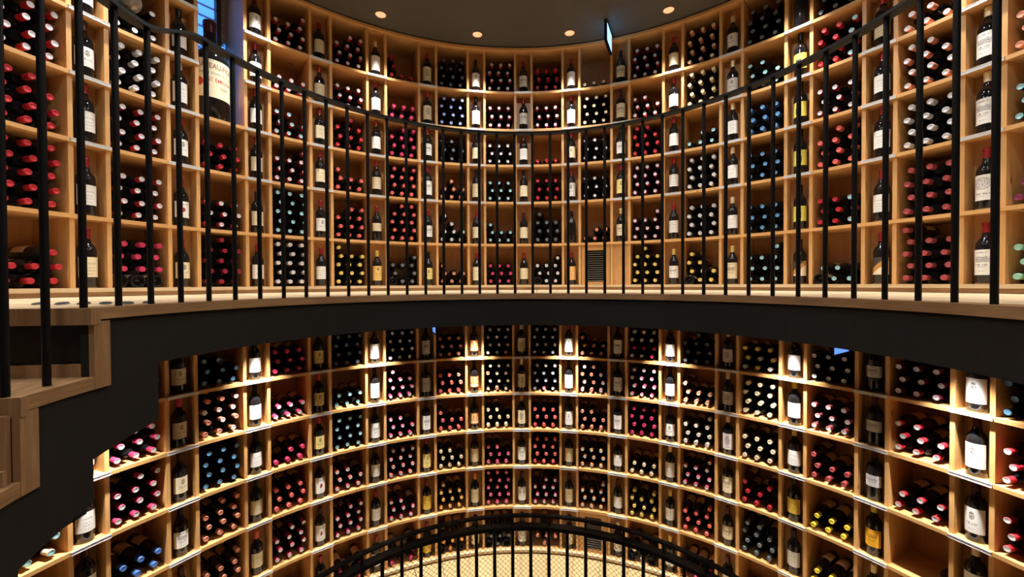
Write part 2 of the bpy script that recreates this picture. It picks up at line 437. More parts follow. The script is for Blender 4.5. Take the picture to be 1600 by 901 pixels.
# louvred vent panels and closed panels
def vent(T, k, z0, z1, root, label):
    v = empty('vent_grille', (0, 0, 0)); tag(v, label, 'vent')
    a0 = T + PITCH * (k - 1) + NARROW + .0055; a1 = T + PITCH * k - .0055; am = (a0 + a1) / 2
    w2 = R * (a1 - a0) / 2
    def P(x, y, z): return pol(R + y, am, z) + Vector((math.cos(am), -math.sin(am), 0)) * x
    def bx(bm, x0, x1, y0, y1, za, zb):
        bm.hexa([P(x0, y0, za), P(x1, y0, za), P(x1, y1, za), P(x0, y1, za), P(x0, y0, zb), P(x1, y0, zb), P(x1, y1, zb), P(x0, y1, zb)], (x1 - x0, y1 - y0, zb - za))
    h = z1 - z0
    for (xa, xb, za, zb) in ((-w2, -w2 + .055, z0 + .001, z1 - .001), (w2 - .055, w2, z0 + .001, z1 - .001), (-w2 + .055, w2 - .055, z1 - .05, z1 - .001), (-w2 + .055, w2 - .055, z0 + .001, z0 + .028)):
        b = MB(); bx(b, xa, xb, .018, .034, za, zb); b.obj('frame_board', M['back'], v)
    b = MB(); bx(b, -w2 + .055, w2 - .055, .05, .055, z0 + .02, z1 - .04); b.obj('backing', M['black'], v)
    n = 14; zz0, zz1 = z0 + .03, z1 - .056
    for i in range(n):
        zc = zz0 + (zz1 - zz0) * (i + .5) / n
        b = MB(); xa, xb = -w2 + .046, w2 - .046
        b.hexa([P(xa, .020, zc - .005), P(xb, .020, zc - .005), P(xb, .046, zc + .003), P(xa, .046, zc + .003), P(xa, .020, zc - .0015), P(xb, .020, zc - .0015), P(xb, .046, zc + .0065), P(xa, .046, zc + .0065)], (.2, .02, .003))
        b.obj('slat', M['slatd'], v)
    return v
M['slatd'] = plain('grey_vent_slat', rgb(112, 103, 90), 0.5)
vent(TU, 9, ZU[0], ZU[1] - .022, shU, 'slatted ventilation grille in an oak frame on the bottom gallery shelf')
vent(TL, 9, ZL[5], ZL[4] - .022, shL, 'slatted ventilation grille in an oak frame on the bottom shelf of the lower floor')
cp = empty('closed_panel', (0, 0, 0)); tag(cp, 'plain oak panel closing the narrow bay right of the gallery vent grille', 'panel')
b = MB(); a = TU + PITCH * 9; b.arc(0, 0, R + .022, R + .034, a + .0045, a + NARROW - .0045, ZU[0], ZU[1] - .0225, 2)
for k in range(len(b.uv)): b.uv[k] = [(u, v * 6) for u, v in b.uv[k]]
b.obj('panel_board', M['back'], cp)
b = MB(); b.lathe([(.004, -.002), (.004, .0)], 10, Matrix.Translation(pol(R + .021, a + .012, ZU[0] + .03)) @ Matrix.Rotation(PI / 2, 4, 'X')); b.obj('screw', M['screw'], cp)

# ================================================================== WINDOW behind the giant bottle
wn = empty('window_1', (0, 0, 0)); tag(wn, kind='structure')
z0, z1 = ZU[3] - .022, CEIL
b = MB(); b.arc(0, 0, RBK, 2.90, WIN0 - .004, WIN1 + .004, z0, ZU[3], 4); b.obj('window_sill', M['shelf'], wn)
for a_, n_ in ((WIN0 - .005, 'reveal'), (WIN1 + .005, 'reveal')):
    b = MB(); b.radial(a_, RBK, 2.90, .02, ZU[3] - .02, z1); b.obj(n_, M['shelf'], wn)
def wbox(r, a0, a1, za, zb, th, mat, name, n=2):
    b = MB(); b.arc(0, 0, r, r + th, a0, a1, za, zb, n); return b.obj(name, mat, wn)
rw = 2.842
wbox(rw, WIN0, WIN0 + .004, ZU[3], z1, .04, M['frame'], 'window_frame')
wbox(rw, WIN1 - .003, WIN1, ZU[3], z1, .04, M['frame'], 'window_frame')
wbox(rw, WIN0 + .008, WIN1 - .008, ZU[3], ZU[3] + .02, .04, M['frame'], 'window_frame')
wbox(rw + .05, WIN0, -.933, ZU[3], z1, .008, M['sky'], 'pane')
wbox(rw + .05, -.929, WIN1, ZU[3], z1, .008, M['sky'], 'pane')
wbox(rw - .008, -.936, -.926, ZU[3], z1, .05, M['frame'], 'mullion')
wbox(rw - .004, -.925, WIN1 - .001, 4.43, z1, .03, M['window_panel'], 'upper_panel')  # plain lavender panel across the upper part of the right pane
nsl = 13
for i in range(nsl):
    zc = ZU[3] + .035 + i * .08
    b = MB(); a0_, a1_ = WIN0 + .009, WIN1 - .009
    p = []
    for (dz) in (0, .006):
        p += [pol(rw - .005, a0_, zc + dz), pol(rw - .005, a1_, zc + dz), pol(rw + .030, a1_, zc + .030 + dz), pol(rw + .030, a0_, zc + .030 + dz)]
    b.hexa(p, (.3, .05, .006)); b.obj('slat', M['slat'], wn)

# ================================================================== LAMPS
lens = MB(); lens.lathe([(.042, -.001), (.042, .0)], 24); lens_me = lens.mesh('lens', [M['lens']])
ringm = MB(); ringm.lathe([(.048, 0), (.048, -.004), (.043, -.004), (.043, 0)], 24, cap0=False, cap1=False); ring_me = ringm.mesh('trim_ring', [M['lamp_ring']], True, 40)
def lamp(a, r, z, power, label, group, cat='lamp', size=62, soft=.022, tilt=.05):
    t = empty('ceiling_lamp', pol(r, a, z)); tag(t, label, cat, group)
    link('trim_ring', ring_me, t); link('lens', lens_me, t).location = (0, 0, -.0005)
    ld = bpy.data.lights.new('spot', 'SPOT'); ld.energy = power; ld.color = LAMP_COLOUR; ld.spot_size = R_(size); ld.spot_blend = 1.0; ld.shadow_soft_size = soft
    lo = bpy.data.objects.new('spot_light', ld); COL.objects.link(lo); lo.parent = t; lo.location = (0, 0, -.02)
    d = Vector((math.sin(a) * tilt, math.cos(a) * tilt, -1)).normalized(); lo.rotation_euler = d.to_track_quat('-Z', 'Y').to_euler()
names = {4: 'first', 6: 'second', 8: 'third', 10: 'fourth'}
for i in range(-6, 23, 2):
    a = TU + PITCH * i + NARROW / 2
    if a > 3.3: continue
    if i in names: lb = names[i] + ' from left of the four glowing recessed lamps in the dark ceiling'
    else: lb = 'recessed lamp in the dark ceiling outside the frame'
    lamp(a, 2.33, CEIL, UPPER_POWER, lb, 'recessed ceiling lamps')
for i in range(-4, 22, 2):
    a = TL + PITCH * i + NARROW / 2
    if a < R_(-80) or a > R_(160): continue
    lamp(a, 2.34, SOF, LOWER_POWER, 'recessed lamp hidden under the gallery, lighting the lower shelves', 'recessed lamps under the gallery')
for i in range(7):
    a = R_(-154 + 51.4 * i)
    lamp(a, 1.45, CEIL, INNER_FILL_POWER, 'added fill lamp near the middle of the dark ceiling, outside the frame', 'added fill lamps near the ceiling centre', size=165, soft=.07, tilt=0)  # unseen wide-beam ring, added to even out the light on the shelves
# lamps under the stair flight side of the lower shelves
for i in (-2, 0):
    a = TL + PITCH * i + NARROW / 2
    lamp(a, 2.34, SOF - (0.0 if i == 0 else .45), LOWER_POWER, 'recessed lamp hidden under the gallery, lighting the lower shelves', 'recessed lamps under the gallery') if a < R_(-80) else None

# ================================================================== HANGING LIT SIGNS
def sign(p, q, ztop, zbot, label, mat):
    # plate between plan points p and q
    P, Q = Vector((p[0] + EYE.x, p[1] + EYE.y)), Vector((q[0] + EYE.x, q[1] + EYE.y))
    t = empty('lit_sign', ((P.x + Q.x) / 2, (P.y + Q.y) / 2, zbot)); tag(t, label, 'sign')
    L = (Q - P).length; ang = math.atan2(Q.y - P.y, Q.x - P.x); t.rotation_euler = (0, 0, ang)
    h = ztop - zbot
    b = MB()
    for x0, x1, za, zb in ((-L / 2, L / 2, 0, .010), (-L / 2, L / 2, h - .014, h), (-L / 2, -L / 2 + .010, .010, h - .014), (L / 2 - .010, L / 2, .010, h - .014)): b.box(x0, x1, -.012, .012, za, zb)
    b.obj('frame', M['black'], t)
    b = MB(); b.box(-L / 2 + .010, L / 2 - .010, -.009, .009, .010, h - .014); b.obj('lit_panel', mat, t)
    b = MB(); b.box(-.03, .03, -.01, .01, h, h + .006); b.obj('bracket', M['black'], t)
sign((.805, 3.50), (.905, 3.73), 4.828, 4.65, 'blue lit sign hanging edge-on from the dark ceiling', M['sign'])
sign((1.86, 2.38), (2.07, 2.52), SOF - .007, 2.155, 'blue lit sign under the gallery edge, right of centre', M['sign_blue'])
sign((-.607, 3.30), (-.674, 3.50), SOF - .007, 2.175, 'small blue lit sign under the gallery edge, left of centre', M['sign_blue'])

# flat grey ovals with raised ribs on the gallery floor at the stair head
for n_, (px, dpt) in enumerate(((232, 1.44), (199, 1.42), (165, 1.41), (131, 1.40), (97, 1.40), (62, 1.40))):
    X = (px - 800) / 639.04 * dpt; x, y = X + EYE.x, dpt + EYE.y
    t = empty('floor_patch', (x, y, GF + .0008)); t.rotation_euler = (0, 0, R_(134))
    tag(t, ('grey ribbed oval pad on the gallery floor, ' + ['first', 'second', 'third', 'fourth', 'fifth', 'sixth'][n_] + ' from the right'), 'patch', 'grey ribbed ovals at the stair head')
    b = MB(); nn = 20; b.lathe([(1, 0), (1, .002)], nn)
    b.v = [(v[0] * .115, v[1] * .017, v[2]) for v in b.v]; b.obj('patch_base', M['patch'], t)
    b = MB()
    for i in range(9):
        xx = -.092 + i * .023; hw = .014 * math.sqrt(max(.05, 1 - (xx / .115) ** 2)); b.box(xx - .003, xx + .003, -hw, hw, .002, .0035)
    b.obj('ribs', M['patch'], t)
# ================================================================== BOTTLES
CAPC = {'R': (182, 42, 52), 'P': (200, 58, 98), 'M': (140, 26, 50), 'W': (205, 205, 208), 'A': (150, 200, 208), 'B': (95, 150, 195), 'D': (75, 115, 190),
        'K': (14, 13, 16), 'Y': (222, 196, 110), 'C': (214, 140, 115), 'S': (226, 105, 100), 'T': (232, 212, 175), 'G': (100, 108, 116), 'L': (140, 150, 212),
        'O': (232, 150, 75), 'Q': (170, 76, 80), 'E': (150, 205, 180), 'N': (150, 32, 38), 'H': (226, 130, 150), 'V': (125, 50, 85), 'F': (245, 222, 70), 'J': (70, 24, 30)}
CAPN = {'R': 'red', 'P': 'pink', 'M': 'dark-red', 'W': 'silver', 'A': 'pale-aqua', 'B': 'light-blue', 'D': 'blue', 'K': 'black', 'Y': 'yellow', 'C': 'copper',
        'S': 'salmon', 'T': 'cream', 'G': 'grey', 'L': 'lavender', 'O': 'orange', 'Q': 'rose', 'E': 'pale-green', 'N': 'red', 'H': 'pale-pink', 'V': 'plum', 'F': 'bright-yellow', 'J': 'dark-red'}
capmat = {}
for k_, c_ in CAPC.items():
    capmat[k_] = plain('capsule_' + CAPN[k_].replace('-', '_') + {'J': '_dark', 'N': '_wax'}.get(k_, ''), rgb(*c_), 0.34, 0.25)

def prof(r):     # Bordeaux bottle, 0.30 tall, body radius r
    return [(r * .93, 0), (r, .005), (r, .185), (r * .97, .197), (r * .80, .213), (r * .52, .226), (.0165, .240), (.0145, .258), (.0140, .286), (.0152, .287), (.0152, .297), (.0135, .300)]
def glass_bm(r, n, M4=None, bm=None, punt=False):
    b = bm or MB(); p = prof(r)
    if punt: p = [(.004, .034), (r * .45, .026), (r * .74, .006), (r * .86, 0)] + p[1:]
    b.lathe(p, n, M4); return b
CP = [(.0153, .236), (.0156, .262), (.0152, .286), (.0162, .287), (.0162, .299), (.0145, .3014), (.0120, .3017), (.0100, .3006)]
def cap_bm(n, M4=None, bm=None, ms=0, mt=1):
    b = bm or MB(); b.lathe(CP, n, M4, cap0=False, mif=lambda j: ms if j < 5 else mt); return b
def patch_bm(r, z0, z1, half, n, M4=None, bm=None, mi=0, th=.0006):
    # curved label facing -Y, with UV 0..1
    b = bm or MB(); base = len(b.v)
    for i in range(n + 1):
        a = -half + 2 * half * i / n
        for z, rr in ((z0, r + th), (z1, r + th)):
            p = Vector((rr * math.sin(a), -rr * math.cos(a), z)); b.v.append(tuple(M4 @ p) if M4 else tuple(p))
    for i in range(n):
        u0, u1 = i / n, (i + 1) / n
        b.face([base + 2 * i, base + 2 * i + 2, base + 2 * i + 3, base + 2 * i + 1], [(u0, 0), (u1, 0), (u1, 1), (u0, 1)], mi)
    return b

# printed label papers (flat print only)
def label_mat(name, paper, ink, style, ink2=None):
    t = NT(name); uv, u, v = t.uv()
    def lines(bands):
        tot = None
        for (lo, hi, ul, uh, sc) in bands:
            nz = t.noise(t.mapping(uv, (sc, 3.0, 1.0), (lo * 30, 0, 0)), 1.0, 2.0)
            k = t.math('MULTIPLY', t.math('GREATER_THAN', nz, 0.52), t.math('MULTIPLY', t.band(v, lo, hi), t.band(u, ul, uh)))
            tot = k if tot is None else t.math('MAXIMUM', tot, k)
        return tot
    def dist(cu, cv, sx=1.6, sy=1.0):
        a = t.math('MULTIPLY', t.math('SUBTRACT', u, cu), sx); b_ = t.math('MULTIPLY', t.math('SUBTRACT', v, cv), sy)
        return t.math('SQRT', t.math('ADD', t.math('MULTIPLY', a, a), t.math('MULTIPLY', b_, b_)))
    base = (0.30, 0.345, 0.34, 0.66, 60.0); small = (0.14, 0.165, 0.38, 0.62, 80.0)
    col = paper
    if style == 'text': k = lines([(0.64, 0.69, .32, .68, 75.0), (0.44, 0.47, .36, .64, 90.0), base, small])
    elif style == 'crest':
        d = dist(.5, .68); nz = t.noise(t.mapping(uv, (30, 20, 1)), 1.0, 2.0)
        k = t.math('MAXIMUM', t.math('MULTIPLY', t.math('LESS_THAN', d, .16), t.math('GREATER_THAN', nz, .47)), lines([(0.36, 0.41, .3, .7, 45.0), base, small]))
    elif style == 'ring':
        d = dist(.5, .56); nz = t.noise(t.mapping(uv, (35, 25, 1)), 1.0, 2.0)
        k = t.math('MAXIMUM', t.math('MULTIPLY', t.band(d, .22, .27), 0.8), t.math('MULTIPLY', t.math('LESS_THAN', d, .20), t.math('GREATER_THAN', nz, .5)))
        k = t.math('MAXIMUM', k, lines([(0.12, 0.17, .3, .7, 50.0)]))
    elif style == 'house':
        nz = t.noise(t.mapping(uv, (60, 26, 1)), 1.0, 5.0, .75); roof = t.math('ADD', .62, t.math('MULTIPLY', .22, t.noise(t.mapping(uv, (9, 0.1, 1)), 1.0, 2.0)))
        pic = t.math('MULTIPLY', t.math('MULTIPLY', t.math('GREATER_THAN', v, .50), t.math('LESS_THAN', v, roof)), t.band(u, .24, .76))
        k = t.math('MAXIMUM', t.math('MULTIPLY', pic, t.math('GREATER_THAN', nz, .50)), lines([(0.37, 0.43, .3, .7, 45.0), base, small, (0.86, .90, .3, .7, 50.0)]))
    elif style == 'oval':
        d = dist(.5, .66, 1.1, 1.5); nz = t.noise(t.mapping(uv, (34, 20, 1)), 1.0, 4.0, .7)
        k = t.math('MAXIMUM', t.band(d, .33, .355), t.math('MULTIPLY', t.math('LESS_THAN', d, .31), t.math('GREATER_THAN', nz, .53)))
        k = t.math('MAXIMUM', k, lines([(0.22, 0.29, .22, .78, 45.0), small]))
    elif style == 'block':
        nz = t.noise(t.mapping(uv, (40, 20, 1)), 1.0, 2.0)
        k = t.math('MULTIPLY', t.math('MULTIPLY', t.band(u, .34, .66), t.band(v, .20, .62)), t.math('GREATER_THAN', nz, .36)); k = t.math('MAXIMUM', k, lines([(0.78, 0.82, .3, .7, 50.0)]))
    elif style == 'star':
        d = dist(.5, .48, 1.6, 1.0); nz = t.noise(t.mapping(uv, (16, 9, 1)), 1.0, 1.0)
        k = t.math('LESS_THAN', t.math('ADD', d, t.math('MULTIPLY', nz, .12)), .20); k2 = lines([(0.78, 0.85, .3, .7, 40.0), small])
        col = t.mix(k2, paper, (0.03, 0.03, 0.03, 1))
    elif style == 'diag':
        s_ = t.math('SUBTRACT', v, t.math('MULTIPLY', u, .9)); k = t.band(s_, -.10, .22)
        col = t.mix(t.math('GREATER_THAN', s_, .22), paper, (0.05, 0.035, 0.03, 1))
    elif style == 'cross':
        x_ = t.math('ABSOLUTE', t.math('SUBTRACT', u, .5)); y_ = t.math('ABSOLUTE', t.math('SUBTRACT', v, .78))
        k = t.math('MAXIMUM', t.math('MULTIPLY', t.math('LESS_THAN', x_, .025), t.math('LESS_THAN', y_, .13)), t.math('MULTIPLY', t.math('LESS_THAN', x_, .09), t.math('LESS_THAN', y_, .03)))
        k = t.math('MAXIMUM', k, lines([(0.44, 0.50, .3, .7, 45.0), base, small]))
    elif style == 'scene':
        nz = t.noise(t.mapping(uv, (7, 5, 1)), 1.0, 3.0)
        k = t.math('MULTIPLY', t.band(v, .32, .92), t.math('GREATER_THAN', nz, .50)); k2 = t.band(v, .08, .26)
        col = t.mix(k2, paper, (0.75, 0.68, 0.5, 1))
        k = t.math('MAXIMUM', k, lines([(0.14, 0.20, .2, .8, 40.0)]))
    c = t.mix(k, col, ink); t.l(c, t.b.inputs['Base Color']); t.b.inputs['Roughness'].default_value = 0.6
    return t.m
WHT = rgb(232, 230, 224); CRM = rgb(226, 212, 176); INK = rgb(92, 88, 84); YEL = rgb(226, 190, 70); GRY = rgb(198, 196, 194)
LAB = {
 'w': (label_mat('label_white_text', WHT, INK, 'text'), 'white text label'), 'c': (label_mat('label_cream_text', CRM, INK, 'text'), 'cream text label'),
 'x': (label_mat('label_white_crest', WHT, INK, 'crest'), 'white label with grey crest'), 'z': (label_mat('label_cream_crest', CRM, INK, 'crest'), 'cream label with crest'),
 'o': (label_mat('label_cream_ring', CRM, rgb(110, 95, 75), 'ring'), 'cream label with round seal'), 'O': (label_mat('label_pale_ring', rgb(215, 205, 200), rgb(90, 80, 80), 'ring'), 'pale label with round seal'),
 'h': (label_mat('label_white_house', WHT, INK, 'house'), 'white label with castle drawing'), 'H': (label_mat('label_cream_house', CRM, rgb(70, 62, 50), 'house'), 'cream label with castle drawing'),
 'g': (label_mat('label_grey_house', GRY, INK, 'house'), 'grey label with castle drawing'),
 'v': (label_mat('label_white_oval', WHT, INK, 'oval'), 'white label with oval engraving'),
 'y': (label_mat('label_yellow_block', rgb(228, 214, 92), rgb(40, 45, 60), 'block'), 'yellow label with dark square'),
 'Y': (label_mat('label_yellow_text', YEL, rgb(80, 55, 20), 'text'), 'yellow text label'), 'Z': (label_mat('label_pale_yellow', rgb(224, 205, 130), rgb(80, 60, 25), 'crest'), 'pale yellow label with crest'),
 'q': (label_mat('label_orange_yellow', rgb(232, 170, 30), rgb(120, 70, 20), 'house'), 'orange-yellow label with castle drawing'),
 'd': (label_mat('label_diagonal', rgb(228, 215, 185), rgb(190, 135, 60), 'diag'), 'cream gold-banded label'),
 't': (label_mat('label_cross', rgb(226, 190, 110), rgb(50, 40, 30), 'cross'), 'golden label with cross'),
 's': (label_mat('label_star', WHT, rgb(150, 45, 45), 'star'), 'white label with red emblem'),
 'p': (label_mat('label_scene', rgb(214, 130, 62), rgb(235, 205, 150), 'scene'), 'orange picture label'),
 'f': (label_mat('label_orange_plain', rgb(230, 180, 110), rgb(90, 60, 30), 'text'), 'golden-tan label'),
}

# frames of reference ------------------------------------------------------
def bay_frame(T, k):      # centre angle of wide bay k
    return T + PITCH * (k - 1) + NARROW + WIDE / 2
def nar(T, k): return T + PITCH * (k - 1) + NARROW / 2
def place(a, tang, r, z):
    return pol(r, a, z) + Vector((math.cos(a) * tang, -math.sin(a) * tang, 0))

# wide bays: (level row) -> list of columns W0..W15; "capsule side+top / rows bottom-up (bit masks) / options"
# options: b = larger bottles, r = bottom row turned round
UP = {
 0: 'R/771 P-r/7777 M/77773 W/77777 Y/77774 G/7571/r C/774 P/777 W/7771/r - Y/77772 Y/7764/r KA/7771/b KA/77/r Q/77774 E/777',
 1: 'R/77777 Rw/7777 Rw/777 KA/77777 S/7773 S/77773 W/7724 KA/774 G/7774/b C/73/b Pw/7771 W/7777 KB/777/b Rm/777 Q/7777/b V/77',
 2: 'R/7776 Rw/7777 R/777 Rw/7771 S/774 S/7777 C/772 KA/777 R/777/b KW/777/b Pw/7777 W/7777 KB/777/b S/7773 W/7777 KA/777',
 3: 'Rw/7777 W/7777 - RA/776 R/7772 P/7773 KG/777/b KW/777 R/7/b KW/7772/b R/7776 KA/73/b DB/7771/b MW/777 CW/7776 C/777',
 4: 'Rw/777 KW/777 - Rw/77 Rw/777 P/77/b KL/7777 Rw/777/b Rw/777/b KT/7777 Rw/776 T/7777/b KA/776/b Rm/7777 CW/77 C/77',
 5: 'Rw/777 KG/777 - Rw/7771 Rw/7773 R/744/b KG/7777 Rw/7777 R/777/b KT/7 MW/7777 CT/7777/b KG/7777 KG/777 KG/777 KG/777'}
LO = {
 0: 'KG/7 KW/777 KB/776 P/777 KG/7777 KW/7777 C/777 KW/7777 KW/7777 C/774 MW/7777 KG/7772 TY/777 KW/777 VW/777 KB/777',
 1: 'KG/7 Pw/777 C/7777 Pw/77 KA/77 Pw/7774 S/777 KT/7777 KW/7777 C/7776 Pw/7777 CT/774 T/7777 Qw/777 Rw/776 Rw/777',
 2: 'TA/73 Pw/7773 KB/7777 P/73 KA/7777 Pw/776 S/774 T/776 S/777 C/776 P/7777 TW/7771 T/777 Q/774 Rw/77 Rw/777',
 3: 'T/7 D/77 C/7773 S/777 Sw/776 Sw/7777 T/776 PH/776 S/7777 Ow/777 T/77 Pw/7771 R/765 F/77 - Sw/7',
 4: 'K/7 K/777 C/7771 Pw/7773 Pw/7773 Pw/776 OY/7774 PH/77777 Pw/7773 Ow/7771 Y/7775 S/7771 G/7776 F/77 W/4 K/77',
 5: 'K/7 K/77 K/77 M/7 P/75 P/75 O/773/r KG/777/r C/272 - T/75/r P/77 R/7 K/77 K/77 K/77'}
ORD = ['first', 'second', 'third', 'fourth', 'fifth', 'sixth', 'seventh', 'eighth', 'ninth', 'tenth', 'eleventh', 'twelfth', 'thirteenth', 'fourteenth', 'fifteenth', 'sixteenth']
FL, YC = 639.04, 450.5
def project(p):
    d = p - EYE; x = d.dot(right); y = d.dot(fwd); z = d.dot(up)
    if y < .1: return None
    return 800 + FL * x / y, YC - FL * z / y, y
def hidden(p):
    # does the fascia hide this point (line of sight crossing the well circle between soffit and deck, or the stringer)
    d = p - EYE; ox, oy = EYE.x - WCX, EYE.y - WCY
    A = d.x * d.x + d.y * d.y; B = 2 * (ox * d.x + oy * d.y); C = ox * ox + oy * oy - 1.22 ** 2
    D = B * B - 4 * A * C
    if D < 0: return False
    t = (-B + math.sqrt(D)) / (2 * A)
    if t > 1: return False
    z = EYE.z + d.z * t; ph = math.degrees(math.atan2(ox + d.x * t, oy + d.y * t))
    if z > GF - .03: return False
    if ph > -85.3: return z > SOF
    k = (-86.6 - ph) / STEPD; zb = SOF - RISE * (int(k) + 1)
    return z > zb
lying = []       # (size, dict)
NAMES_R = {1: ['in the middle'], }
POSN = ['left', 'middle', 'right']
def parse(tok):
    if tok == '-': return None
    p = tok.split('/'); c = p[0].replace('-r', ''); op = (p[2] if len(p) > 2 else '') + ('r' if '-r' in p[0] else '')
    return c, p[1], op
for lev, tab, T, Z in (('gallery', UP, TU, ZU), ('lower', LO, TL, ZL)):
    for row, s_ in tab.items():
        toks = s_.split(); assert len(toks) == 16, (lev, row, len(toks))
        for k, tok in enumerate(toks):
            q = parse(tok)
            if not q: continue
            code, rows, op = q
            a = bay_frame(T, k); big = 'b' in op
            r = .0412 if big else .0375; dx = .0850; dy = .0805 if big else .0728; zz = .017 if big else .0205
            if len(rows) >= 5: dy = .0715; r = .0365
            if lev == 'lower' and row in (3, 4) and not big: dy, r = .0705, .0365
            x0 = -.1345 + r + .001
            ztop = (CEIL - .04 if row == 5 else Z[row + 1] - .025) if lev == 'gallery' else (SOF - .004 if row == 0 else Z[row - 1] - .025)
            for j, mk in enumerate(rows):
                zc = Z[row] + r + .0006 + dy * j
                if zc + r > ztop: continue
                mk = int(mk)
                for i in range(3):
                    if not (mk >> (2 - i)) & 1: continue
                    x = x0 + dx * i + (zz if j % 2 else 0) + random.uniform(-.0012, .0012) + (.001 if i == 2 else 0)
                    x = min(x, .1335 - r)
                    rev = ('r' in op and j == 0 and (i != 1 or k == 1) and not (lev == 'gallery' and k in (5, 8, 11, 13) and i > 0))
                    cc = code
                    if code == 'Rm': cc = 'R' if (i * 7 + j * 3 + k) % 3 else 'RA'
                    if code == 'MW' and lev == 'lower': cc = 'P' if (j == 1 or i == 2 and j == 0) else 'W'
                    if code == 'TY': cc = 'Y' if (i + j) % 2 or j == 2 else 'W'
                    if lev == 'lower' and row in (0, 1) and k in (6, 7, 8, 9) and random.random() < .25: cc = 'C' if k != 8 else 'Pw'
                    if lev == 'lower' and row == 1 and code == 'C' and random.random() < .5: cc = 'Cw'
                    rad = R + .014 + .30 + random.uniform(0, .010)
                    pt = place(a, x, rad - .29, zc); pr = project(pt)
                    vis = bool(pr) and -20 < pr[0] < 1620 and -20 < pr[1] < 921 and not hidden(pt)
                    ex = (pr[0] < -160 or pr[0] > 1760 or pr[1] < -120 or pr[1] > 1010) if pr else True
                    if not vis and (ex or lev == 'lower' and hidden(place(a, x, R - .1, zc))): 
                        if not (pr and -60 < pr[0] < 1660): continue
                    lying.append(dict(lev=lev, row=row, k=k, j=j, i=i, c=cc, a=a, x=x, z=zc, rad=rad, r=r, rev=rev, vis=vis, d=pr[2] if pr else 9, nrow=bin(mk).count('1'), roll=random.uniform(-.35, .35), full=mk))
lying.sort(key=lambda q: (not q['vis'], q['d']))
# the lone bottle in the nearly empty box at lower right
q0 = dict(lev='lower', row=3, k=14, j=0, i=2, c='T', a=bay_frame(TL, 14), x=.095, z=ZL[3] + .038, rad=R + .32, r=.0375, rev=False, vis=True, d=0, nrow=1, roll=.2, full=1)
lying.insert(0, q0)

def M_lying(q):
    # bottle axis +Z -> towards the room axis; reversed bottles point outwards
    p = place(q['a'], q['x'], q['rad'], q['z']); ax = Vector((-math.sin(q['a']), -math.cos(q['a']), 0))
    if q['rev']: p = place(q['a'], q['x'], R + .018, q['z']); ax = -ax
    zax = ax; yax = Vector((0, 0, -1)); xax = yax.cross(zax)       # local -Y points up: body label on top
    m = Matrix((xax, yax, zax)).transposed().to_4x4() @ Matrix.Rotation(q['roll'], 4, 'Z'); m.translation = p
    return m
def codes(c):
    s = c[0]
    if len(c) == 1: return s, s
    t = c[1].upper(); return s, t
gcache = {}
def g_mesh(r, punt):
    k = (r, punt)
    if k not in gcache:
        gcache[k] = glass_bm(r, 20, punt=punt).mesh('bottle_glass', [M['glass']], True, 50)
    return gcache[k]
ccache = {}
def c_mesh(c):
    if c not in ccache:
        s, t = codes(c); ccache[c] = cap_bm(14).mesh('capsule', [capmat[s], capmat[t]], True, 40)
    return ccache[c]
pcache = {}
def p_mesh(r):
    if r not in pcache: pcache[r] = patch_bm(r, .05, .15, 1.25, 16, th=.0013).mesh('body_label', [M['paper_pale']], True)
    return pcache[r]
def shelfword(lev, row):
    if lev == 'gallery': return 'gallery shelf ' + ['bottom', 'two', 'three', 'four', 'five', 'top'][row]
    return 'lower-floor shelf ' + ['top', 'two', 'three', 'four', 'five', 'bottom'][row]
NIND = 300
for n_, q in enumerate(lying[:NIND]):
    t = empty('wine_bottle'); t.matrix_world = M_lying(q)
    s, tp = codes(q['c'])
    cn = CAPN[s] + '-capped' if not q['rev'] else 'base-outward'
    if s == 'K' and tp != 'K': cn = CAPN[tp] + '-topped'
    if s != 'K' and tp != s and not q['rev']: cn = CAPN[s] + '-and-' + CAPN[tp] + '-capped'
    bay = ORD[q['k']] + ' wide bay from left' if q['k'] < 8 else ORD[15 - q['k']] + ' wide bay from right'
    lb = '%s bottle, %s row %s, %s, %s' % (cn, ['lowest', 'second', 'third', 'fourth', 'fifth'][q['j']], POSN[q['i']], shelfword(q['lev'], q['row']), bay)
    if n_ == 0: lb = 'lone cream-capped bottle lying in the nearly empty box at the lower right'
    tag(t, lb, 'bottle', 'wine bottles lying stacked in the wide bays')
    link('bottle_glass', g_mesh(q['r'], q['rev']), t); link('capsule', c_mesh(q['c']), t); link('body_label', p_mesh(q['r']), t)
rest = lying[NIND:]
keys = sorted({c for q in rest for c in codes(q['c'])})
bm = MB(); mats = [M['glass'], M['paper_pale']] + [capmat[k] for k in keys]
for q in rest:
    m4 = M_lying(q); s, tp = codes(q['c'])
    glass_bm(q['r'], 12, m4, bm, q['rev'])
    if not q['rev']: cap_bm(10, m4, bm, 2 + keys.index(s), 2 + keys.index(tp))
    patch_bm(q['r'], .05, .15, 1.2, 8, m4, bm, 1, th=.0013)
o = bm.obj('stacked_bottles', mats, None, True, 45); tag(o, 'many more stacked wine bottles lying in the wide bays further back along both curved shelvings', 'bottles', kind='stuff')

# ------------------------------------------------------------------ standing display bottles in the narrow bays
# per narrow bay N1..N15: capsule letter + label letter (+ t tall label, s small)
UPS = {
 0: 'Rc Rz Rx Rw tt Zx Rcl Rc Rf - Yh YHl Jd Rd Rh',
 1: 'Rw Rs Kz Rx Rcs Hhx Rc Mc -k YHx Rw Tw Ky Rw Rv',
 2: 'Rw Rx Rc Rc Rc Rh Kct Mw Rxt RZt Rw Tw Ky Rw Th',
 3: 'Mx Ww Rx Rc Rw Ro Kw Kw Rc Kw Rw Tw Ky Rw Th',
 4: 'Rw Kw Rx Rc Rw Ro Kx Rh Rw KH Rw Tx Ky Rc Tw',
 5: 'Rw Kw Rx Rc Tg Ro Kx Rh Rw KH Rc Tw Kk Kw Rw'}
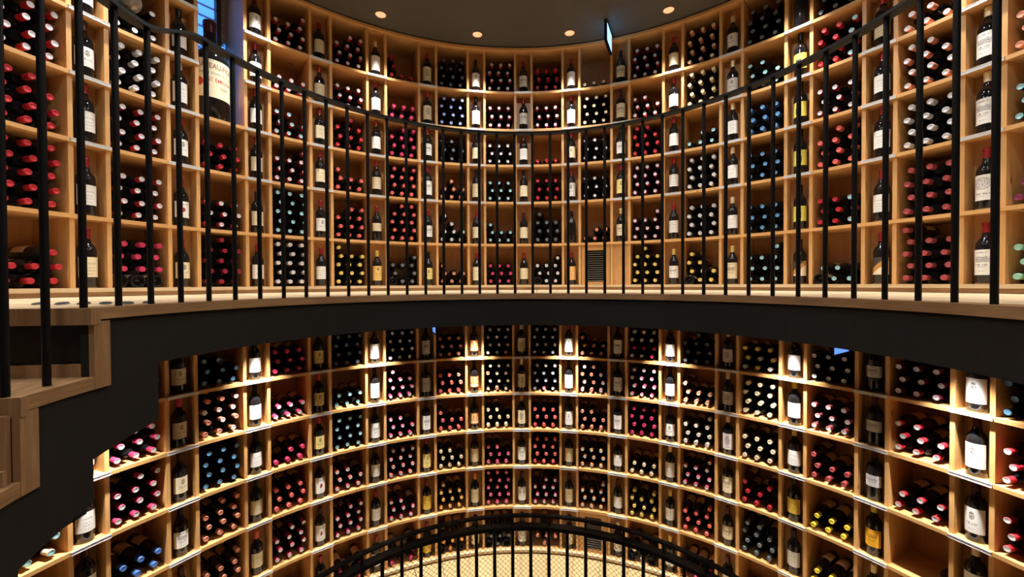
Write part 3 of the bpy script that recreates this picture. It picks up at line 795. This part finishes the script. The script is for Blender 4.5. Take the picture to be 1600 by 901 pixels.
# explicit tables: (capsule, label, variant)
def T_(s): return [None if x == '-' else (x[0], x[1], x[2:] ) for x in s.split()]
UPS = {
 0: T_('Rc Rz Rx Rw Ytt KZ Rct Rc Rft - Yh YHt Jd Rd Rh'),
 1: T_('Rw Rs Jz Rx Rcs Rh Rc Jc K_ YH Rw Tw Ky Rw Rv'),
 2: T_('Rw Rx Rc Rc Rc Rht Kct Kc Rxt RZt Rw Tw Ky Rw Th'),
 3: T_('Jx Wwt Rx Rc Rw Rh Kc Jw Rz Kh Rw Tw Ky Rw Th'),
 4: T_('Rw Kw Rw Rc Rw Rot Kxt Rh Rwt KHt Rw Tx Ky Rc Tw'),
 5: T_('Rw Kw Rx Rc Twt Rot Kxt Rh Rwt KH Rc Tx K_ Kw Rw')}
LOS = {
 0: T_('Rw Kz Kw KZ Kht Kgt Kp Tot Rxt Kht Jh TO Kw Kgs Jx'),
 1: T_('Rw Pz Kw PZ Kht Kgt Kp Tot Kxt Kht Jw TO Fw Jgs Jx'),
 2: T_('Ow Jz Kw PZ Kht Kht Kp Oot Kxt Kht Jx TOt Yw Jgs Jx'),
 3: T_('Jw Kh Kc Jst Jw RZt Kct Kht Jct Jw Twt KHt JY Yq Tx'),
 4: T_('Jw Jz Sc Jst Rw RYt Oct Jht Jct Jw Yw JH Kw Tz Tw'),
 5: T_('Jw Jz Sc Rw Rw RYt Kct Kvt Kct Tw Yw Jw Kw Tz Tw')}
rs = .0385
stand_glass = glass_bm(rs, 28).mesh('bottle_glass', [M['glass'], M['lit_glass_rim']], True, 50)
for p_ in stand_glass.polygons:
    if p_.center.z < .006 and p_.center.x ** 2 + p_.center.y ** 2 > .03 ** 2: p_.material_index = 1  # light passing through the base is put into this paler rim colour
lcache = {}
for lev, tab, T, Z in (('gallery', UPS, TU, ZU), ('lower', LOS, TL, ZL)):
    for row, lst in tab.items():
        for k, e in enumerate(lst):
            if e is None: continue
            N = k + 1; cap, lab, var = e
            a = nar(T, N)
            pt = place(a, 0, R + .058, Z[row] + .0005); pr = project(pt + Vector((0, 0, .15)))
            if pr is None or pr[0] < -60 or pr[0] > 1660 or pr[1] < -80 or pr[1] > 980: continue
            top = (ZU[row + 1] - .022 if row < 5 else CEIL - .034) if lev == 'gallery' else (SOF - .001 if row == 0 else ZL[row - 1] - .022)
            want = 1.08 if N in (1, 13, 14, 15) else 1.03
            if N == 15: var = var + 't'
            sc = min(want, (top - Z[row] - .004) / .302)
            t = empty('display_bottle', pt); t.rotation_euler = (0, 0, -a + random.uniform(-.10, .10)); t.scale = (want, want, sc)
            lbn = LAB[lab][1] if lab != '_' else 'no paper label'
            bay = ORD[k] + ' narrow bay from left' if k < 8 else ORD[14 - k] + ' narrow bay from right'
            tag(t, '%s-capped upright bottle, %s, %s, %s' % (CAPN[cap], lbn, shelfword(lev, row), bay), 'bottle', 'display bottles standing in the narrow bays')
            link('bottle_glass', stand_glass, t); link('capsule', c_mesh('N' if cap == 'R' else cap), t)
            if lab != '_':
                key = (lab, var)
                if key not in lcache:
                    z0_, z1_, hf = .055, .156, 1.32
                    if 't' in var: z0_, z1_, hf = .044, .168, 1.32
                    if 's' in var: z0_, z1_, hf = .085, .152, 1.32
                    lcache[key] = patch_bm(rs, z0_, z1_, hf, 14).mesh('label', [LAB[lab][0]], True)
                link('label', lcache[key], t)

# ------------------------------------------------------------------ giant bottle in front of the louvred window
gx, gy = (333 - 800) / FL * 2.90, 2.90
gp = Vector((gx + EYE.x, gy + EYE.y, ZU[3] + .0005))
ga = math.atan2(gp.x, gp.y)
gt = empty('giant_bottle', gp); gt.rotation_euler = (0, 0, -ga); gt.scale = (.98, .98, .965)
tag(gt, 'giant red-capped wine bottle with big cream label before the blue louvred window', 'bottle')
G = .114
gprof = [(G * .9, 0), (G, .012), (G, .415), (G * .96, .455), (G * .80, .492), (G * .55, .522), (.047, .55), (.040, .60), (.036, .70), (.034, .70)]
b = MB(); b.lathe(gprof, 48); b.obj('bottle_glass', M['glass'], gt, True, 50)
b = MB(); b.lathe([(.0385, .655), (.0385, .70), (.041, .702), (.041, .735), (.036, .742)], 32, cap0=False); b.obj('capsule', capmat['J'], gt, True, 40)
b = patch_bm(G, .158, .425, 1.30, 30); paper = plain('giant_label_paper', rgb(232, 222, 186), .6); lo_ = b.obj('label', paper, gt, True)
lo_['label'] = 'big cream label with red and brown lettering'
def curved_text(txt, size, zc, uc, col, name, bold=0.0, sx=1.0):
    cu = bpy.data.curves.new('t', 'FONT'); cu.body = txt; cu.size = size; cu.align_x = 'CENTER'; cu.offset = bold; cu.resolution_u = 3
    ob = bpy.data.objects.new('t', cu); COL.objects.link(ob); bpy.context.view_layer.update()
    me = bpy.data.meshes.new_from_object(ob.evaluated_get(bpy.context.evaluated_depsgraph_get()))
    bpy.data.objects.remove(ob)
    for v in me.vertices:
        ang = (v.co.x * sx + uc) / G; rr = G + .0012
        v.co = Vector((rr * math.sin(ang), -rr * math.cos(ang), zc + v.co.y))
    me.name = name; me.materials.clear(); me.materials.append(col); o = link(name, me, lo_); return o
ink_b = plain('brown_red_ink', rgb(140, 60, 45), .6); ink_r = plain('red_ink', rgb(190, 60, 45), .6); ink_g = plain('grey_ink', rgb(120, 112, 95), .6)
curved_text('CH\u00c2TEAU-FIGEAC', .052, .362, .008, ink_b, 'lettering', .0005, .74)
curved_text('PREMIER GRAND CRU CLASS\u00c9', .020, .322, .01, ink_g, 'lettering', 0, .85)
curved_text('S\u1d40 \u00c9MILION' if False else 'ST \u00c9MILION', .037, .270, .028, ink_r, 'lettering', .0003, .85)
curved_text('2009', .030, .222, .045, ink_g, 'lettering', 0, .9)
b = MB(); nn = 20
for i in range(nn):
    a_ = 2 * PI * i / nn; u_ = -.103 + .024 * math.cos(a_); zz_ = .262 + .030 * math.sin(a_); b.v.append(((G + .0011) * math.sin(u_ / G), -(G + .0011) * math.cos(u_ / G), zz_))
b.v.append(((G + .0014) * math.sin(-.103 / G), -(G + .0014) * math.cos(-.103 / G), .262))
for i in range(nn): b.face([i, (i + 1) % nn, nn])
b.obj('seal', ink_r, lo_)
